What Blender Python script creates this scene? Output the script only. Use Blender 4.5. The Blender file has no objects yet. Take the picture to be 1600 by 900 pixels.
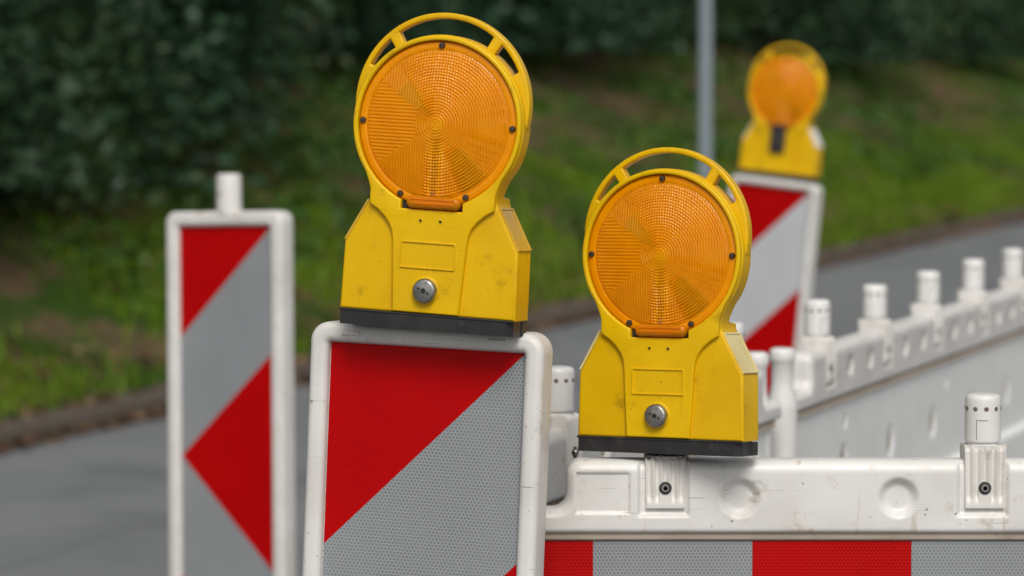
import bpy, bmesh, math, random
import numpy as np
from mathutils import Vector, Matrix, Euler

S = bpy.context.scene
COL = S.collection
PI = math.pi
rad = math.radians
rng = np.random.default_rng(7)
random.seed(7)

# ------------------------------------------------------------------ materials
def new_mat(name):
    m = bpy.data.materials.new(name); m.use_nodes = True
    nt = m.node_tree; nt.nodes.clear()
    out = nt.nodes.new('ShaderNodeOutputMaterial')
    return m, nt, out

class NT:
    """tiny node-building helper"""
    def __init__(s, nt): s.nt = nt
    def n(s, t, **kw):
        nd = s.nt.nodes.new(t)
        for k, v in kw.items(): setattr(nd, k, v)
        return nd
    def put(s, sock, v):
        if hasattr(v, 'is_output') or isinstance(v, bpy.types.NodeSocket): s.nt.links.new(v, sock)
        else: sock.default_value = v
    def math(s, op, a, b=0.0, c=None, clamp=False):
        nd = s.n('ShaderNodeMath', operation=op); nd.use_clamp = clamp
        s.put(nd.inputs[0], a); s.put(nd.inputs[1], b)
        if c is not None: s.put(nd.inputs[2], c)
        return nd.outputs[0]
    def vmath(s, op, a, b=None):
        nd = s.n('ShaderNodeVectorMath', operation=op)
        s.put(nd.inputs[0], a)
        if b is not None: s.put(nd.inputs[1], b)
        return nd.outputs['Value'] if op in ('DOT_PRODUCT', 'LENGTH') else nd.outputs[0]
    def coord(s, which='Object'): return s.n('ShaderNodeTexCoord').outputs[which]
    def noise(s, vec, scale, detail=3, rough=.55):
        nd = s.n('ShaderNodeTexNoise'); s.put(nd.inputs['Vector'], vec)
        nd.inputs['Scale'].default_value = scale; nd.inputs['Detail'].default_value = detail
        nd.inputs['Roughness'].default_value = rough
        return nd.outputs['Fac']
    def ramp(s, v, a, b, lo=0.0, hi=1.0):
        nd = s.n('ShaderNodeMapRange', interpolation_type='SMOOTHSTEP')
        s.put(nd.inputs['Value'], v)
        for k, x in zip(('From Min', 'From Max', 'To Min', 'To Max'), (a, b, lo, hi)): nd.inputs[k].default_value = x
        return nd.outputs['Result']
    def mix(s, f, a, b):
        nd = s.n('ShaderNodeMix', data_type='RGBA')
        s.put(nd.inputs['Factor'], f); s.put(nd.inputs['A'], a); s.put(nd.inputs['B'], b)
        return nd.outputs['Result']
    def bump(s, h, strength=.3, dist=.001):
        nd = s.n('ShaderNodeBump'); nd.inputs['Strength'].default_value = strength
        nd.inputs['Distance'].default_value = dist; s.put(nd.inputs['Height'], h)
        return nd.outputs[0]
    def bsdf(s, col, rough=.5, metal=0., normal=None, coat=0., spec=.5):
        b = s.n('ShaderNodeBsdfPrincipled')
        s.put(b.inputs['Base Color'], col); s.put(b.inputs['Roughness'], rough)
        b.inputs['Metallic'].default_value = metal
        b.inputs['Coat Weight'].default_value = coat
        b.inputs['Specular IOR Level'].default_value = spec
        if normal is not None: s.put(b.inputs['Normal'], normal)
        return b.outputs[0]

def c4(r, g, b): return (r, g, b, 1.0)

def plastic(name, col, col2=None, rough=.4, dirt=(.16, .11, .06), dirt_amt=.5, spots=.0, streak=0., spec=.5, seed=0., scratch=0., scol=None):
    """moulded plastic: mottled colour, smudges, dark specks, run-down streaks, fine bump"""
    m, nt, out = new_mat(name); g = NT(nt)
    co = g.coord()
    info = g.n('ShaderNodeObjectInfo').outputs['Location']
    co = g.vmath('ADD', co, g.vmath('ADD', info, (seed, 0, 0)))
    big = g.noise(co, 9, 4)
    base = g.mix(g.ramp(big, .35, .7), c4(*col), c4(*(col2 or [x*.88 for x in col])))
    sm = g.ramp(g.noise(co, 26, 6, .65), .575, .78, 0, dirt_amt)
    base = g.mix(sm, base, c4(*dirt))
    if streak:
        st = g.n('ShaderNodeMapping'); g.put(st.inputs['Vector'], co); st.inputs['Scale'].default_value = (60, 60, 9)
        stv = g.ramp(g.noise(st.outputs[0], 1, 3), .64, .80, 0, streak)
        base = g.mix(stv, base, c4(*dirt))
    if spots:
        sp = g.ramp(g.noise(co, 210, 2), .715, .76, 0, spots)
        gate = g.ramp(g.noise(co, 16, 2), .42, .56)
        base = g.mix(g.math('MULTIPLY', sp, gate), base, c4(.05, .035, .02))
    if scratch:
        for rot, sc_ in ((.5, 1.), (-.9, 1.3), (1.4, .8)):
            mp = g.n('ShaderNodeMapping'); g.put(mp.inputs['Vector'], co); mp.inputs['Rotation'].default_value = (0, rot, 0); mp.inputs['Scale'].default_value = (9*sc_, 30, 420*sc_)
            v = g.ramp(g.noise(mp.outputs[0], 1, 2), .70, .76, 0, scratch)
            v = g.math('MULTIPLY', v, g.ramp(g.noise(co, 11*sc_, 2), .50, .60))
            base = g.mix(v, base, c4(*(scol or [x*.45 for x in col])))
    r = g.ramp(g.noise(co, 40, 4), .3, .75, rough*.8, min(1, rough*1.35))
    bp = g.bump(g.noise(co, 330, 3), .12, .0006)
    nt.links.new(g.bsdf(base, r, normal=bp, spec=spec), out.inputs[0])
    return m

def hex_mask(g, pitch):
    co = g.coord()
    sx = g.n('ShaderNodeSeparateXYZ'); g.put(sx.inputs[0], co)
    cb = g.n('ShaderNodeCombineXYZ')
    g.put(cb.inputs[0], g.math('MULTIPLY_ADD', sx.outputs['X'], 1/pitch, 1000.0))
    g.put(cb.inputs[1], g.math('MULTIPLY_ADD', sx.outputs['Z'], 1/pitch, 1000*math.sqrt(3)))
    p = cb.outputs[0]; r = (1.0, math.sqrt(3), 1.0); h = (.5, math.sqrt(3)/2, 0)
    a = g.vmath('SUBTRACT', g.vmath('MODULO', p, r), h)
    b = g.vmath('SUBTRACT', g.vmath('MODULO', g.vmath('SUBTRACT', p, h), r), h)
    sel = g.math('LESS_THAN', g.vmath('DOT_PRODUCT', a, a), g.vmath('DOT_PRODUCT', b, b))
    mx = g.n('ShaderNodeMix', data_type='VECTOR'); g.put(mx.inputs['Factor'], sel)
    g.put(mx.inputs[4], b); g.put(mx.inputs[5], a)
    q = g.vmath('ABSOLUTE', mx.outputs[1])
    d2 = g.vmath('DOT_PRODUCT', q, (.5, math.sqrt(3)/2, 0))
    s2 = g.n('ShaderNodeSeparateXYZ'); g.put(s2.inputs[0], q)
    return g.math('MAXIMUM', s2.outputs['X'], d2), co

def sheeting(name, cell, edge, a=.30, b=.45, pitch=.0047, rough=.35, spec=.4):
    """retroreflective honeycomb sheeting"""
    m, nt, out = new_mat(name); g = NT(nt)
    d, co = hex_mask(g, pitch)
    e = g.ramp(d, a, b)
    sh = g.ramp(g.noise(co, 5, 4), .3, .7)
    cellc = g.mix(sh, c4(*cell), c4(*[x*.84 for x in cell]))
    col = g.mix(e, cellc, c4(*edge))
    sc = g.ramp(g.noise(co, 60, 6, .7), .64, .8, 0, .4)
    col = g.mix(sc, col, c4(*[x*.7+.03 for x in cell]))
    for rot, k_ in ((.4, 1.), (-.7, 1.4)):
        mp = g.n('ShaderNodeMapping'); g.put(mp.inputs['Vector'], co); mp.inputs['Rotation'].default_value = (0, rot, 0); mp.inputs['Scale'].default_value = (7*k_, 30, 380*k_)
        v = g.math('MULTIPLY', g.ramp(g.noise(mp.outputs[0], 1, 2), .71, .76, 0, .45), g.ramp(g.noise(co, 8*k_, 2), .52, .62))
        col = g.mix(v, col, c4(*[min(1, x*1.5+.02) for x in cell]))
    bp = g.bump(g.math('ADD', e, g.noise(co, 14, 2)), .12, .0008)
    nt.links.new(g.bsdf(col, rough, normal=bp, spec=spec), out.inputs[0])
    return m

def metal(name, col=(.45, .44, .42), rough=.32):
    m, nt, out = new_mat(name); g = NT(nt); co = g.coord()
    n = g.noise(co, 180, 5)
    c = g.mix(g.ramp(n, .4, .75), c4(*col), c4(*[x*.45 for x in col]))
    nt.links.new(g.bsdf(c, g.ramp(n, .3, .8, rough*.8, rough*1.7), 1.0), out.inputs[0])
    return m

def amber(name, col, transp=.45, rough=.16, tint=(1.0, .50, .015)):
    """tinted clear plastic seen as a thin shell: part clear, part scattering, glossy skin"""
    m, nt, out = new_mat(name); g = NT(nt); co = g.coord()
    n = g.noise(co, 30, 4)
    cc = g.mix(g.ramp(n, .35, .7), c4(*col), c4(col[0]*.92, col[1]*.86, col[2]))
    bp = g.bump(g.noise(co, 420, 2), .1, .0004)
    diff = g.n('ShaderNodeBsdfDiffuse'); g.put(diff.inputs[0], cc); g.put(diff.inputs['Normal'], bp)
    tl = g.n('ShaderNodeBsdfTranslucent'); g.put(tl.inputs[0], cc)
    tr = g.n('ShaderNodeBsdfTransparent'); tr.inputs[0].default_value = c4(*tint)
    gl = g.n('ShaderNodeBsdfGlossy'); gl.inputs['Roughness'].default_value = rough; gl.inputs[0].default_value = c4(1, .93, .8); g.put(gl.inputs['Normal'], bp)
    def ms(f, a, b):
        x = g.n('ShaderNodeMixShader'); g.put(x.inputs[0], f)
        nt.links.new(a, x.inputs[1]); nt.links.new(b, x.inputs[2]); return x.outputs[0]
    s1 = ms(.14, diff.outputs[0], tl.outputs[0])
    s2 = ms(transp, s1, tr.outputs[0])
    fr = g.n('ShaderNodeFresnel'); fr.inputs['IOR'].default_value = 1.5
    fac = g.math('MULTIPLY', fr.outputs[0], .6)
    nt.links.new(ms(fac, s2, gl.outputs[0]), out.inputs[0])
    return m

def simple(name, col, rough=.6, spec=.4):
    m, nt, out = new_mat(name); g = NT(nt); co = g.coord()
    n = g.noise(co, 60, 5)
    c = g.mix(g.ramp(n, .3, .75), c4(*col), c4(*[x*(.6 if max(col) < .3 else .92) for x in col]))
    nt.links.new(g.bsdf(c, rough, normal=g.bump(n, .2, .001), spec=spec), out.inputs[0])
    return m

YEL = (.71, .425, .0)
M = {}
M['yellow'] = plastic('yellow_plastic', YEL, (.63, .36, .0), .36, (.17, .09, .006), .65, 1., .3, spec=.3, scratch=.65)
M['yellow2'] = plastic('yellow_plastic_front', (.73, .45, .0), (.65, .385, .0), .36, (.20, .11, .008), .65, 1., .3, spec=.3, seed=3., scratch=.7)
M['white'] = plastic('white_plastic', (.69, .68, .655), (.61, .595, .565), .38, (.40, .31, .22), .8, 1., .65, scratch=.8, scol=(.13, .115, .10))
M['white_dirty'] = plastic('white_plastic_weathered', (.70, .68, .65), (.60, .57, .53), .45, (.27, .21, .15), .6, .8, .6)
M['white_clean'] = plastic('white_plastic_clean', (.74, .73, .715), (.67, .66, .64), .35, (.42, .36, .29), .4, .5, .25, scratch=.35, scol=(.25, .22, .2))
M['grey_plastic'] = plastic('grey_white_plastic', (.78, .785, .78), (.74, .745, .74), .5, (.34, .32, .29), .25, .4, .1)
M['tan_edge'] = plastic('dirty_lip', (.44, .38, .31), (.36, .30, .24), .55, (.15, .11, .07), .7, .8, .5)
M['pocket_tan'] = plastic('pocket_tan_plastic', (.40, .36, .29), (.32, .285, .22), .7, (.2, .16, .1), .6)  # darker tan tone for the floors of pockets and beam slots
M['dark_grey'] = plastic('grey_plastic_inside', (.66, .63, .57), None, .6)
M['cream'] = plastic('cream_reflector', (.72, .62, .30), (.60, .48, .20), .3, (.30, .20, .05), .6, .5)
M['brownish'] = plastic('brownish_reflector', (.60, .37, .04), (.48, .27, .02), .22, (.2, .12, .03), .6, .5)
M['paperwhite'] = plastic('white_reflector', (.78, .77, .74), None, .3)
M['black'] = plastic('black_rubber', (.013, .013, .014), (.022, .021, .021), .5, (.10, .095, .09), .6, .0, .35)
M['dark'] = simple('dark_gap', (.02, .018, .016), .7)
M['rubber_foot'] = simple('recycled_rubber', (.035, .034, .033), .85)
M['white_sheet'] = sheeting('white_reflective_sheeting', (.20, .212, .225), (.36, .375, .39), .36, .47)
M['white_sheet_far'] = sheeting('white_reflective_sheeting_fine', (.235, .25, .265), (.30, .315, .33), .36, .47)
M['white_sheet_bright'] = sheeting('bright_white_sheeting', (.50, .515, .54), (.58, .595, .62), .36, .47)
M['red_sheet'] = sheeting('red_reflective_sheeting', (.42, .0, .001), (.47, .002, .003), .36, .47, spec=.12)
M['red_sheet_hex'] = sheeting('red_reflective_sheeting_coarse', (.38, .0, .001), (.51, .010, .008), .36, .47, spec=.12)
M['metal'] = metal('lock_metal')
M['screw'] = metal('screw_metal', (.16, .13, .11), .4)
M['lens'] = amber('amber_lens', (1.0, .45, .0), .46, .1, (1, .64, .015))
M['flange'] = amber('amber_flange', (1.0, .37, .0), .15, .2)
M['tab'] = amber('amber_tab', (.92, .36, .005), .5, .08, (1, .55, .02))
M['reflector'] = simple('reflector_white', (.9, .86, .75), .3)
M['reflector_dark'] = simple('holder_and_reflection_dark', (.34, .12, .03), .45)  # holder strip, plus wedge plates that imitate its reflections
M['galv'] = simple('galvanised_steel', (.27, .32, .36), .5)

# ------------------------------------------------------------------ mesh building
class MB:
    def __init__(s): s.v = []; s.f = []; s.mi = []; s.mats = []
    def slot(s, m):
        if m not in s.mats: s.mats.append(m)
        return s.mats.index(m)
    def add(s, vs, fs, m):
        o = len(s.v); i = s.slot(m)
        s.v += [tuple(map(float, p)) for p in vs]
        s.f += [tuple(int(k)+o for k in f) for f in fs]; s.mi += [i]*len(fs); return s
    def box(s, x0, x1, y0, y1, z0, z1, m, bev=0.):
        bm = bmesh.new(); bmesh.ops.create_cube(bm, size=1)
        bmesh.ops.transform(bm, verts=bm.verts, matrix=Matrix.Translation(((x0+x1)/2, (y0+y1)/2, (z0+z1)/2)) @ Matrix.Diagonal((x1-x0, y1-y0, z1-z0, 1)))
        if bev: bmesh.ops.bevel(bm, geom=bm.edges[:], offset=bev, segments=3, affect='EDGES', profile=.5)
        s.bm(bm, m); return s
    def bm(s, bm, m):
        bm.verts.index_update()
        s.add([v.co for v in bm.verts], [[v.index for v in f.verts] for f in bm.faces], m); bm.free()
    def lathe(s, prof, m, axis='z', c=(0, 0, 0), n=48, a0=0.):
        vs = []; fs = []; k = len(prof)
        for i in range(n):
            a = a0 + 2*PI*i/n
            for r, h in prof:
                p = (r*math.cos(a), r*math.sin(a), h)
                if axis == 'y': p = (p[0], p[2], p[1])
                vs.append((p[0]+c[0], p[1]+c[1], p[2]+c[2]))
        for i in range(n):
            j = (i+1) % n
            for q in range(k-1): fs.append((i*k+q, j*k+q, j*k+q+1, i*k+q+1))
        if prof[0][0] > 1e-9: fs.append([i*k for i in range(n)])
        if prof[-1][0] > 1e-9: fs.append([i*k+k-1 for i in range(n)][::-1])
        return s.add(vs, fs, m)
    def outline(s, splines, y0, y1, bev, m, res=3):
        """2D outline (x,z) with holes, extruded from y0 to y1 with rounded edges"""
        cu = bpy.data.curves.new('tmp', 'CURVE'); cu.dimensions = '2D'; cu.fill_mode = 'BOTH'
        for pts in splines:
            sp = cu.splines.new('POLY'); sp.points.add(len(pts)-1)
            for p, q in zip(sp.points, pts): p.co = (q[0], q[1], 0, 1)
            sp.use_cyclic_u = True
        cu.extrude = max(1e-6, (y1-y0)/2-bev); cu.bevel_depth = bev; cu.bevel_resolution = res; cu.offset = -bev
        ob = bpy.data.objects.new('tmp', cu); COL.objects.link(ob)
        dg = bpy.context.evaluated_depsgraph_get(); dg.update()
        me = bpy.data.meshes.new_from_object(ob.evaluated_get(dg))
        ym = (y0+y1)/2
        s.add([(v.co.x, ym-v.co.z, v.co.y) for v in me.vertices], [list(p.vertices) for p in me.polygons], m)
        bpy.data.objects.remove(ob); bpy.data.curves.remove(cu); bpy.data.meshes.remove(me)
        return s
    def tube(s, pts, r, m, n=10):
        pts = [Vector(p) for p in pts]; vs = []; fs = []
        rr = r if hasattr(r, '__len__') else [r]*len(pts)
        for i, p in enumerate(pts):
            d = (pts[min(i+1, len(pts)-1)]-pts[max(i-1, 0)]).normalized()
            a = d.orthogonal().normalized(); b = d.cross(a)
            for k in range(n):
                t = 2*PI*k/n; q = p+(a*math.cos(t)+b*math.sin(t))*rr[i]; vs.append(q[:])
        for i in range(len(pts)-1):
            for k in range(n): fs.append((i*n+k, i*n+(k+1) % n, (i+1)*n+(k+1) % n, (i+1)*n+k))
        fs.append(list(range(n))[::-1]); fs.append([len(pts)*n-n+k for k in range(n)])
        return s.add(vs, fs, m)
    def mesh(s, name, scale=1.0, ang=38, dedupe=True):
        bm = bmesh.new()
        vv = [bm.verts.new((p[0]*scale, p[1]*scale, p[2]*scale)) for p in s.v]
        for f, i in zip(s.f, s.mi):
            try: fc = bm.faces.new([vv[k] for k in f])
            except ValueError: continue
            fc.material_index = i; fc.smooth = True
        if dedupe: bmesh.ops.remove_doubles(bm, verts=bm.verts, dist=2e-6)
        bmesh.ops.recalc_face_normals(bm, faces=bm.faces)
        for e in bm.edges:
            if len(e.link_faces) == 2:
                a, b = e.link_faces; an = e.calc_face_angle(0)
                A, B = a.calc_area(), b.calc_area()
                if an > rad(ang) or (an > rad(2.) and max(A, B) > 14*min(A, B)): e.smooth = False
        me = bpy.data.meshes.new(name); bm.to_mesh(me); bm.free()
        for m in s.mats: me.materials.append(m)
        return me
    def build(s, name, parent=None, scale=1.0, ang=38):
        return link(name, s.mesh(name, scale, ang), parent)

def link(name, me, parent=None):
    o = bpy.data.objects.new(name, me); COL.objects.link(o)
    if parent is not None: o.parent = parent
    return o
def tag(o, label=None, cat=None, group=None, kind=None):
    for k, v in (('label', label), ('category', cat), ('group', group), ('kind', kind)):
        if v: o[k] = v
    return o
def empty(name, loc=(0, 0, 0), rot=(0, 0, 0)):
    o = bpy.data.objects.new(name, None); COL.objects.link(o); o.empty_display_size = .1
    o.location = loc; o.rotation_euler = rot; return o
def copy_tree(o, parent=None):
    c = o.copy(); COL.objects.link(c); c.parent = parent
    for ch in list(o.children): copy_tree(ch, c)
    return c

def circ(cx, cz, r, a0=0, a1=360, n=64, close=False):
    m = n if not close else n-1
    return [(cx+r*math.cos(rad(a0+(a1-a0)*i/m)), cz+r*math.sin(rad(a0+(a1-a0)*i/m))) for i in range(n+(0 if close is False and a1-a0 == 360 else 1))][:n if a1-a0 == 360 else None]
def arc(cx, cz, r, a0, a1, n=16):
    return [(cx+r*math.cos(rad(a0+(a1-a0)*i/n)), cz+r*math.sin(rad(a0+(a1-a0)*i/n))) for i in range(n+1)]
def rrect(x0, x1, z0, z1, r, n=6):
    return arc(x1-r, z0+r, r, -90, 0, n)+arc(x1-r, z1-r, r, 0, 90, n)+arc(x0+r, z1-r, r, 90, 180, n)+arc(x0+r, z0+r, r, 180, 270, n)
def ss(a, b, x):
    t = np.clip((x-a)/(b-a), 0, 1); return t*t*(3-2*t)

# ------------------------------------------------------------------ warning lamp (mm, built at scale)
K = 1.034e-3
LC = 240.0
def lens_mesh():
    st = .7; n = int(90/st); xs = np.arange(-n, n+1)*st
    X, Z = np.meshgrid(xs, xs, indexing='ij'); Rr = np.hypot(X, Z); A = np.degrees(np.arctan2(Z, X))
    dome = 9*(1-(Rr/88)**2)
    cell = lambda t, p: np.abs(((t/p) % 1)-.5)*2
    ring = cell(Rr, 3.45)
    colm = cell(X, 3.35); row = cell(Z, 4.1)
    left = (np.abs(A) > 146) & (Rr > 26)
    ll = (A < -100) & (A > -146)
    w = np.where(left, 0, np.where(ll, .35, 1.0))
    w = w*np.where((A < -42) & (A > -67) & (Rr > 34) & (Rr < 84), 2.3, 1.)*np.where((A > 126) & (A < 149) & (Rr > 30), .25, 1.)*np.where((A > 95) & (A < 160) & (Rr > 12) & (Rr <= 32), 2.0, 1.)*np.where((np.abs(X) < 12) & (Z < -14), 1.9, 1.)
    colm = colm*np.where((A < -42) & (A > -67) & (Rr > 34), .2, 1.)*np.where((np.abs(X) < 12) & (Z < -14), 1.5, 1.)
    h = .9*ring*w*ss(0, 7, Rr) + np.where(left, 0.95*row, 0) + .95*colm*np.where(left, 0, np.clip((Rr-16)/30, 0, 1))
    Y = -(30+dome+h*ss(88, 84, Rr))
    idx = -np.ones(X.shape, int); ok = Rr < 88.6
    idx[ok] = np.arange(ok.sum())
    V = np.stack([X[ok], Y[ok], Z[ok]+LC], 1)
    a, b, c, d = idx[:-1, :-1], idx[1:, :-1], idx[1:, 1:], idx[:-1, 1:]
    g = (a >= 0) & (b >= 0) & (c >= 0) & (d >= 0)
    F = np.stack([a[g], b[g], c[g], d[g]], 1)
    return V, F

_cache = {}
def shared(key, fn):
    if key not in _cache: _cache[key] = fn()
    return _cache[key]

def lamp_body_outline():
    L = [(-108.5, 18), (-107, 97), (-80, 147), (-77.5, 153), (-77.5, 161), (-80, 169), (-85, 180), (-93.4, 193)]
    a0 = math.degrees(math.atan2(193-LC, 93.4))
    return [(-x, z) for x, z in L] + arc(0, LC, 104.6, a0+1, 180-a0-1, 72) + L[::-1]
def lens_hole(R=97.5):
    a = math.degrees(math.asin(38/R))
    return [(38, 140)] + arc(0, LC, R, -90+a, 270-a, 80) + [(-38, 140)]

def make_lamp(name, label, loc, rot, kind='cylinder', panel='cream', group='yellow warning lamps'):
    t = empty(name, loc, rot); tag(t, label, 'warning lamp', group)
    def housing():
        b = MB()
        b.outline([lamp_body_outline(), lens_hole(98.5)], -25, 4, 3.2, M['yellow'])
        Lh = [(-108.45, 18.05), (-106.95, 97), (-79.95, 147), (-77.45, 153), (-77.45, 158)]
        low = [(-x, z) for x, z in Lh] + [(61, 163), (50, 155), (39.5, 150), (39.5, 138.5), (-39.5, 138.5), (-39.5, 150), (-50, 155), (-61, 163)] + Lh[::-1]
        b.outline([low], -24.7, 28, 3.2, M['yellow'])
        # raised front face: panel between the cheeks, neck and ring
        P = [(-41, 19.5), (-46, 104), (-47.5, 113), (-51, 121), (-57, 129), (-66, 137), (-76.5, 143.5), (-77, 153), (-77, 161), (-79.5, 169), (-84, 180), (-92, 193)]
        a0 = math.degrees(math.atan2(193-LC, 92))
        b.outline([[(-x, z) for x, z in P] + arc(0, LC, 103.3, a0+1, 179-a0, 72) + P[::-1], lens_hole(97.5)], -31.5, -20, 2.2, M['yellow2'])
        # back cover
        b.lathe([(0, 8), (60, 7), (94, 4), (101, 1)], M['yellow'], 'y', (0, 0, LC), 48)
        # embossed frame and dimples of the front panel
        b.outline([rrect(-34, 34, 71, 103, 2), rrect(-32, 32, 73, 101, 1.5)], -33.1, -30, .55, M['yellow2'], 1)
        return b.mesh('housing', K)
    obj = link('housing', shared('housing', housing), t)
    def handle():
        b = MB()
        outer = arc(0, 263, 107.5, -12, 192, 80)
        inner = arc(0, LC, 99, 168, 12, 60)
        def lens_pt(a, which):
            # point at polar angle a about the ring centre, on the ring edge or the handle's inner edge
            u = (math.cos(rad(a)), math.sin(rad(a)))
            if which == 'in': return (101*u[0], LC+101*u[1])
            bb = -23*u[1]; q = -bb + 0; disc = bb*bb-(23*23-97.0**2)
            r = -bb+math.sqrt(disc); r = 23*u[1]+math.sqrt((23*u[1])**2-(23*23-100.6**2))
            return (r*u[0], LC+r*u[1])
        def hole(a0, a1, n=24):
            o = [lens_pt(a0+(a1-a0)*i/n, 'out') for i in range(n+1)]
            i_ = [lens_pt(a1+(a0-a1)*i/n, 'in') for i in range(n+1)]
            return o+i_
        b.outline([outer+inner, hole(61, 119), hole(36, 54.5, 12), hole(125.5, 144, 12)], -17, -1, 2.4, M['yellow'])
        return b.mesh('handle', K)
    link('handle', shared('handle', handle), t)
    def lens():
        V, F = lens_mesh(); b = MB(); b.add(V, F, M['lens'])
        b.lathe([(87.6, -28), (87.6, -30.6), (89, -31.0), (94.5, -30.7), (96.4, -29.8), (96.9, -28.5), (96.9, -22)], M['flange'], 'y', (0, 0, LC), 96)
        return b.mesh('lens', K, 60)
    ln = link('lens', shared('lens', lens), t); ln.location = (0, 4.0*K, 0)
    def screw():
        b = MB()
        b.lathe([(0, -2.0), (1.2, -1.9), (1.3, -2.4), (2.9, -2.2), (3.6, -1.2), (3.8, 0), (3.8, 3)], M['screw'], 'y', (0, 0, 0), 14)
        return b.mesh('screw', K)
    for a in (90, 180, 0, 244, 296):
        s = link('screw', shared('screw', screw), ln)
        s.location = Vector((92*math.cos(rad(a)), -32.0, LC+92*math.sin(rad(a))))*K
    def tab():
        b = MB()
        b.outline([rrect(-30, 36, 141.2, 156, 7)], -37, -22, 4.5, M['tab'], 5)
        b.outline([rrect(-24, 30, 146.0, 148.2, 1)], -37.8, -35.5, .7, M['tab'], 2); b.outline([rrect(-24, 30, 151.2, 153.0, .9)], -37.8, -35.5, .7, M['tab'], 2)
        b.box(-38.4, 38.4, -24, -21, 139.5, 158, M['dark'])
        return b.mesh('lens_tab', K)
    link('lens_tab', shared('tab', tab), t)
    def reflector():
        b = MB()
        # faceted dish behind the lens
        n = 12; vs = [(0, -1, LC)]; fs = []
        for i in range(n):
            a = rad(360*i/n+8); a2 = rad(360*(i+1)/n+8)
            y1 = [-15, -7, -18, -9][i % 4]; y2 = [-15, -7, -18, -9][(i+2) % 4]
            k = len(vs)
            vs += [(95*math.cos(a), y1, LC+95*math.sin(a)), (95*math.cos(a2), y2, LC+95*math.sin(a2))]
            fs.append((0, k, k+1))
        b.add(vs, fs, M['reflector'])
        def fan(a0, a1, r0, r1, y, m):
            p = arc(0, LC, r1, a0, a1, 8)+arc(0, LC, r0, a1, a0, 6)
            b.outline([p], y, y+3, .5, m, 1)
        fan(128, 147, 14, 62, -25, M['reflector_dark'])  # dark plate added to imitate the holder's reflection in the dish
        fan(-66, -42, 36, 84, -25, M['reflector_dark'])  # second dark wedge, likewise standing in for a reflection
        b.box(-9, 9, -27, -4, LC-86, LC-20, M['reflector'], 1.5)
        b.box(-3.5, 3.5, -29, -26, LC-84, LC-14, M['reflector_dark'], 1)
        b.lathe([(0, -32), (7, -30), (10, -24), (11, -10), (11, -2)], M['reflector'], 'y', (0, 0, LC), 24)
        return b.mesh('reflector', K)
    link('reflector', shared('reflector', reflector), t)
    if kind == 'cylinder':
        def lock():
            b = MB()
            b.lathe([(0, -41.5), (11.2, -41.5), (12.6, -41), (14.2, -38.8), (14.6, -36), (14.6, -31)], M['metal'], 'y', (0, 0, 46), 40)
            b.lathe([(14.8, -33.2), (16.4, -32.6), (16.8, -31), (14.8, -30.5)], M['yellow2'], 'y', (0, 0, 46), 40)
            return b.mesh('lock', K)
        lk = link('lock', shared('lock', lock), t)
        def kh():
            b = MB()
            b.lathe([(0, -41.9), (1.2, -41.9), (2.6, -42.1), (3.0, -41.6), (3.0, -40)], M['dark'], 'y', (0, 0, 46), 18)
            for x, z in ((-5.6, 48.4), (5.2, 43.4)):
                b.lathe([(0, -41.8), (1.5, -41.8), (1.5, -40)], M['dark'], 'y', (x, 0, z), 12)
            return b.mesh('keyhole', K)
        link('keyhole', shared('kh', kh), lk)
        def dots():
            b = MB(); b.lathe([(0, -31.9), (1.5, -31.9), (1.7, -31.6), (1.7, -28)], M['dark'], 'y', (0, 0, 0), 12)
            b.lathe([(1.8, -31.3), (2.1, -32.1), (2.9, -31.9), (3.0, -31.0)], M['yellow2'], 'y', (0, 0, 0), 14)
            return b.mesh('pilot_hole', K)
        for x in (-12, 12.5):
            o = link('pilot_hole', shared('dots', dots), t); o.location = Vector((x, 0, 127))*K
    else:
        b = MB(); b.outline([rrect(-21, 21, 72, 150, 6)], -42, -31, 3, M['black']); b.outline([rrect(-15, 15, 80, 110, 3)], -46, -40, 2, M['black'])
        b.build('latch', t, K)
    def panel_mesh(m, side):
        b = MB()
        for sx in (side,):
            A = np.array([106.6*sx, 0, 99.]); B = np.array([80.6*sx, 0, 147.])
            d = (B-A)/np.linalg.norm(B-A); nrm = np.array([d[2]*sx, 0, -d[0]*sx])
            if nrm[2] < 0: nrm = -nrm
            def quad(s0, s1, y0, y1, h0, h1, mm):
                L = np.linalg.norm(B-A); vs = []
                for s_, y_ in ((s0, y0), (s1, y0), (s1, y1), (s0, y1)):
                    for h in (h0, h1):
                        q = A+d*s_*L+nrm*h; vs.append((q[0], y_, q[2]))
                b.add(vs, [(0, 2, 4, 6), (1, 3, 5, 7), (0, 1, 3, 2), (2, 3, 5, 4), (4, 5, 7, 6), (6, 7, 1, 0)], mm)
            quad(.04, .96, -21, 24, -.5, .9, M[m])
            for s0, s1, y0, y1 in ((.0, .04, -22.5, 25.5), (.96, 1.0, -22.5, 25.5), (.04, .96, -22.5, -20.9), (.04, .96, 23.9, 25.5)):
                quad(s0, s1, y0, y1, -.5, 2.0, M[m])
        return b.mesh('shoulder_reflector', K, dedupe=False)
    for side in (1, -1): link('shoulder_reflector', panel_mesh(panel, side), t)
    def base():
        b = MB()
        def plate(xa, xb, ya, yb, ch):
            pts = [(xa, ya), (xb-ch, ya), (xb, ya+ch), (xb, yb), (xa, yb)]
            n = 5; vs = [(x, y, 0) for x, y in pts]+[(x, y, 16.2) for x, y in pts]
            b.add(vs, [list(range(5))[::-1], list(range(5, 10))]+[(i, (i+1) % n, n+(i+1) % n, n+i) for i in range(n)], M['black'])
        plate(-105.5, 106.5, -28.5, 5, 8)
        plate(-104.5, 107.5, 9.5, 27, 2)
        b.box(-99, 99, -22, 22, 1.5, 20, M['dark'])
        b.box(-107.5, 108, -29.5, 6, 16.2, 18.4, M['black'], .6)
        return b.mesh('base_plate', K)
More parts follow.
